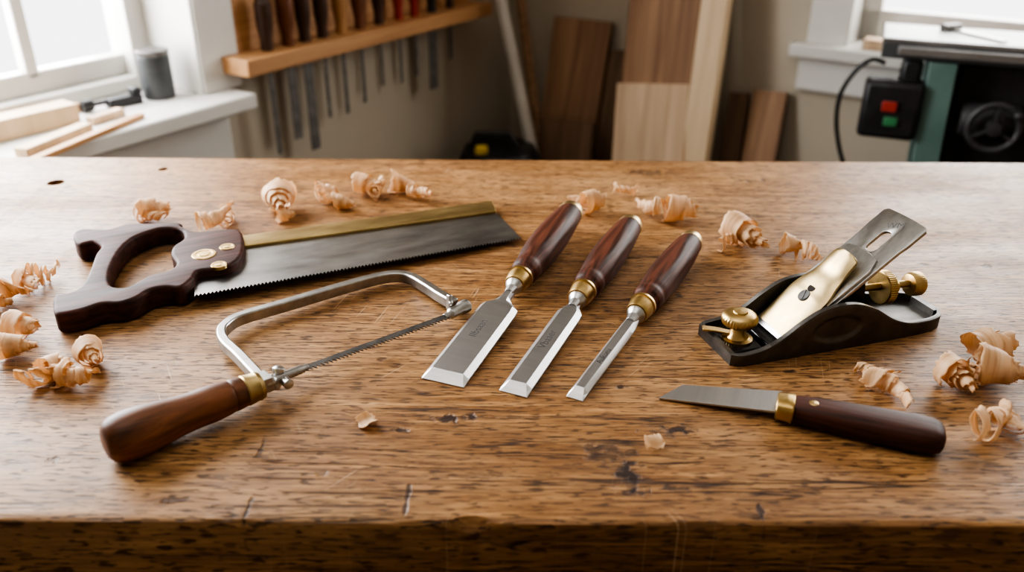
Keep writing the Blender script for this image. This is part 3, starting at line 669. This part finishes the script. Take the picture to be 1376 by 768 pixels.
for (xa, ya, xb, yb, r, mt, lb, nm, Ya, Yb) in ((672,0,712,190,.015,'pipe','pale grey pipe leaning in the corner beside the rack','pipe',2.20,2.16), (699,0,724,190,.011,'boardA','brown wooden rod leaning in the corner beside the pale pipe','wooden_rod',2.34,2.29)):
    def atY(px, py, Y): d = ray(px, py); return CP + d*(Y/d.y)
    a, b_ = atY(xa, ya, Ya), atY(xb, yb, Yb); d = (a-b_).normalized(); bot = b_ + d*(-b_.z/d.z); Lg = 1.16/d.z; bm = NB()
    if nm == 'pipe': lathe(bm, [(0,r),(Lg,r),(Lg,r*.85),(Lg-.1,r*.85)], None, 24)
    else: box(bm, (0,-r,-r*.7), (Lg,r,r*.7))
    o = obj(nm, bm, mt, None, .001); mm = axM(bot + Vector((0,0,.006)), d); o.location = mm.to_translation(); o.rotation_euler = mm.to_euler(); tag(o, lb, 'pipe' if nm == 'pipe' else 'rod')
# ------------------------------------------------------------------ drum machine below the rack
vp = P(672,190,.60); vac = thing('shop_vacuum', 'black drum shaped machine with yellow latch standing below the tool rack', 'machine', (vp.x, vp.y, 0))
up = RY
bm = NB(); lathe(bm, [(0,.10),(.01,.108),(.44,.108),(.45,.111)], up, 40); obj('drum', bm, 'charcoal', vac)
bm = NB(); lathe(bm, [(.45,.111),(.48,.113),(.55,.106),(.585,.09),(.592,.05),(.593,0)], up, 40); obj('lid', bm, 'blackp', vac)
bm = NB(); sweep(bm, [Vector((-.07,-.02,.575)), Vector((-.055,-.02,.618)), Vector((.02,-.02,.618)), Vector((.04,-.02,.580))], .03, .014, Vector((0,1,0))); obj('carry_handle', bm, 'blackp', vac, .004)
bm = NB(); box(bm, (-.062,-.065,.580), (-.030,-.035,.604)); obj('latch', bm, 'yellow', vac, .006)
# ------------------------------------------------------------------ things on the left sill
def onsill(px, py): return P(px, py, SZ)
p = onsill(215,130); can = thing('canister', 'dark grey cylindrical canister standing on the left window sill', 'canister', p)
bm = NB(); lathe(bm, [(0,.026),(.002,.028),(.074,.028),(.076,.0265)], up, 40); obj('can_body', bm, 'charcoal', can)
bm = NB(); lathe(bm, [(.076,.0265),(.079,.0285),(.084,.0285),(.086,.026),(.086,0)], up, 40); obj('lid', bm, 'bgsteel', can)
p = onsill(168,141); t = thing('clamp', 'small black clamp lying on the left window sill beside the canister', 'clamp', p, (0,0,R(50)))
bm = NB(); box(bm, (-.030,-.012,0), (.030,.012,.016)); box(bm, (.014,-.012,.016), (.030,.012,.028)); obj('jaw', bm, 'blackp', t, .003)
bm = NB(); lathe(bm, [(0,.004),(.028,.004),(.029,.010),(.046,.010),(.048,.006)], axM((-.028,0,.012), (-1,0,0)), 18); obj('screw_handle', bm, 'blackp', t)
def plank(pa, pb, w, h, mat, label, z0=0, name='offcut'):
    a, b_ = P(*pa, SZ+z0), P(*pb, SZ+z0); L = (b_-a).length; bm = NB(); box(bm, (0,-w/2,0), (L,w/2,h)); o = obj(name, bm, mat, None, .0012)
    o.location = a + Vector((0,0,.0004)); o.rotation_euler = (0,0,math.atan2(b_.y-a.y, b_.x-a.x)); return tag(o, label, 'wood offcut')
plank((-60,200),(100,162),.045,.032,'pine','thick pale wood offcut at the left end of the window sill')
plank((-20,168),(118,148),.016,.014,'boardA','brown strip of wood behind the thick offcut, near the window glass')
plank((30,212),(118,176),.024,.014,'pine','short stubby pine piece in front of the thick offcut on the sill')
plank((40,222),(190,158),.016,.008,'rackwood','long thin wooden stick lying along the front of the left sill')
plank((122,168),(164,154),.018,.012,'boardB','small pale wood scrap in front of the black clamp on the sill')
# ------------------------------------------------------------------ machine at the right
TZ = .945; fl = P(1187,50,TZ); ra_ = R(-22)
mac = thing('table_saw', 'machine with grey steel table and green legs standing under the back window', 'machine', (fl.x, fl.y, 0), (0,0,ra_))
MM = MW[mac.name]
bm = NB(); box(bm, (0,0,TZ-.010), (.85,.17,TZ)); obj('table_top', bm, 'table', mac, .002)
bm = NB(); box(bm, (.002,.001,TZ-.038), (.85,.17,TZ-.0102)); obj('table_edge', bm, 'charcoal', mac, .002)
bm = NB(); box(bm, (.03,-.016,TZ-.028), (.84,-.001,TZ-.012)); obj('fence_rail', bm, 'table', mac, .002)
la = onplane(1268,85,MM,.0).x; lb_ = onplane(1243,212,MM,.0); slope = (lb_.x-la)/(TZ-.05-lb_.z)
xa0, xb0 = la, la + slope*TZ
for (xa, xb) in ((xa0,xb0), (.70,.76)):
    for (ya, yb) in ((.0,-.01), (.15,.16)):
        bm = NB(); s = .024
        loft(bm, [[(xb-s,yb-.014,0),(xb+s,yb-.014,0),(xb+s,yb+.014,0),(xb-s,yb+.014,0)], [(xa-s,ya-.014,TZ-.038),(xa+s,ya-.014,TZ-.038),(xa+s,ya+.014,TZ-.038),(xa-s,ya+.014,TZ-.038)]]); obj('leg', bm, 'green', mac, .002)
bm = NB(); box(bm, (xa0+.03,.035,.58), (.66,.16,TZ-.040)); box(bm, (xa0+.03,.03,.50), (.62,.05,.60)); obj('motor_housing', bm, 'blackp', mac, .01)
bm = NB(); lathe(bm, [(0,.030),(.01,.034),(.10,.034),(.11,.026),(.13,.012)], axM((xa0+.05,.02,.80), (1,0,0)), 24); box(bm, (xa0+.05,-.01,.66), (.60,.03,.69)); obj('tilt_bracket', bm, 'darkiron', mac, .003)
wc = onplane(1335,172,MM,-.03)
bm = NB(); rr_ = .043; ring = [Vector((wc.x+rr_*math.cos(a), wc.y, wc.z+rr_*math.sin(a))) for a in [2*math.pi*k/36 for k in range(37)]]
tube(bm, ring, .007, 10, Vector((0,1,0)))
for k in range(3):
    a = R(90+120*k); sweep(bm, [Vector((wc.x, wc.y, wc.z)), Vector((wc.x+rr_*math.cos(a), wc.y, wc.z+rr_*math.sin(a)))], .006, .012, Vector((0,1,0)))
lathe(bm, [(-.06,.008),(0,.014),(.012,.014),(.014,0)], axM(wc, (0,-1,0)), 18); lathe(bm, [(0,.006),(.03,.008),(.034,.004)], axM(wc+Vector((.032,0,.032)), (0,-1,0)), 14); obj('hand_wheel', bm, 'darkiron', mac)
sb0 = onplane(1164,106,MM,-.02); sb1 = onplane(1228,190,MM,-.02)
bm = NB(); box(bm, (sb0.x,-.03,sb1.z), (sb1.x,.03,sb0.z)); box(bm, (sb1.x-.05,-.0,sb0.z-.02), (sb1.x-.01,.02,TZ-.036)); sw = obj('switch_box', bm, 'blackp', mac, .012)
for (px, py, wd, hh, mt) in ((1195,143,22,16,'red'), (1196,163,20,14,'greenb')):
    c_ = onplane(px, py, MM, -.03); bm = NB(); k = .00125
    box(bm, (c_.x-wd*k/2,-.036,c_.z-hh*k/2), (c_.x+wd*k/2,-.0295,c_.z+hh*k/2)); obj('button', bm, mt, sw, .002)
pts = cr([onplane(x, y, MM, .0) for x, y in ((1190,85),(1172,80),(1150,95),(1130,125),(1124,160),(1128,200),(1140,240))], 6, False)
bm = NB(); tube(bm, pts, .0045, 10, Vector((0,1,0))); obj('cable', bm, 'blackp', mac)
p = P(1310,48,TZ); t = thing('square', 'small steel square resting on the machine table', 'square', p, (0,0,R(110)))
bm = NB(); box(bm, (-.07,-.006,0), (.07,.006,.004)); obj('rule', bm, 'steel', t, .0005)
bm = NB(); box(bm, (.052,-.02,0), (.07,.02,.012)); obj('stock', bm, 'bgsteel', t, .001)
for (px, ln, h_, mt, lb, yy) in ((1212,.13,.022,'boardB','pale wood block lying on the back window sill behind the machine table',-.01), (1330,.30,.030,'boardA','long brown board lying on the back window sill at the right edge',.03)):
    bm = NB(); box(bm, (-ln/2,-.022,0), (ln/2,.022,h_)); o = obj('wood_block', bm, mt, None, .002); o.location = (MR @ Vector((WR(px,15,yy).x, yy, RZ+.0004))); o.rotation_euler = rotR; tag(o, lb, 'wood block')
# ------------------------------------------------------------------ lights
def area(name, loc, d, sx, sy, power, col):
    l = bpy.data.lights.new(name, 'AREA'); l.shape = 'RECTANGLE'; l.size = sx; l.size_y = sy; l.energy = power; l.color = col
    o = bpy.data.objects.new(name, l); C.objects.link(o); o.location = loc; o.rotation_mode = 'QUATERNION'; o.rotation_quaternion = Vector(d).normalized().to_track_quat('-Z', 'Y'); return o
area('daylight_left', ML @ Vector(((wx0+wx1)/2, .30, 1.46)), -nL + Vector((0,0,-.10)), 1.1, 1.2, 60, (.98,.985,1))
nR = MR.to_3x3() @ Vector((0,1,0))
area('daylight_back', MR @ Vector(((rx0+rx1)/2, .22, 1.45)), -nR + Vector((0,0,-.1)), 1.15, 1.0, 23, (1,.985,.96))
area('ceiling_fill', Vector((-.2, .3, 2.52)), Vector((.1,.12,-1)), 1.0, .8, 4, (1,.95,.88))  # added fill light overhead to lift the interior, no known fixture
w = bpy.data.worlds.new('world'); sc.world = w; w.use_nodes = True
bg = w.node_tree.nodes['Background']; bg.inputs[0].default_value = (.99,.99,1,1); bg.inputs[1].default_value = 2.3
sc.view_settings.view_transform = 'AgX'; sc.view_settings.look = 'AgX - High Contrast'
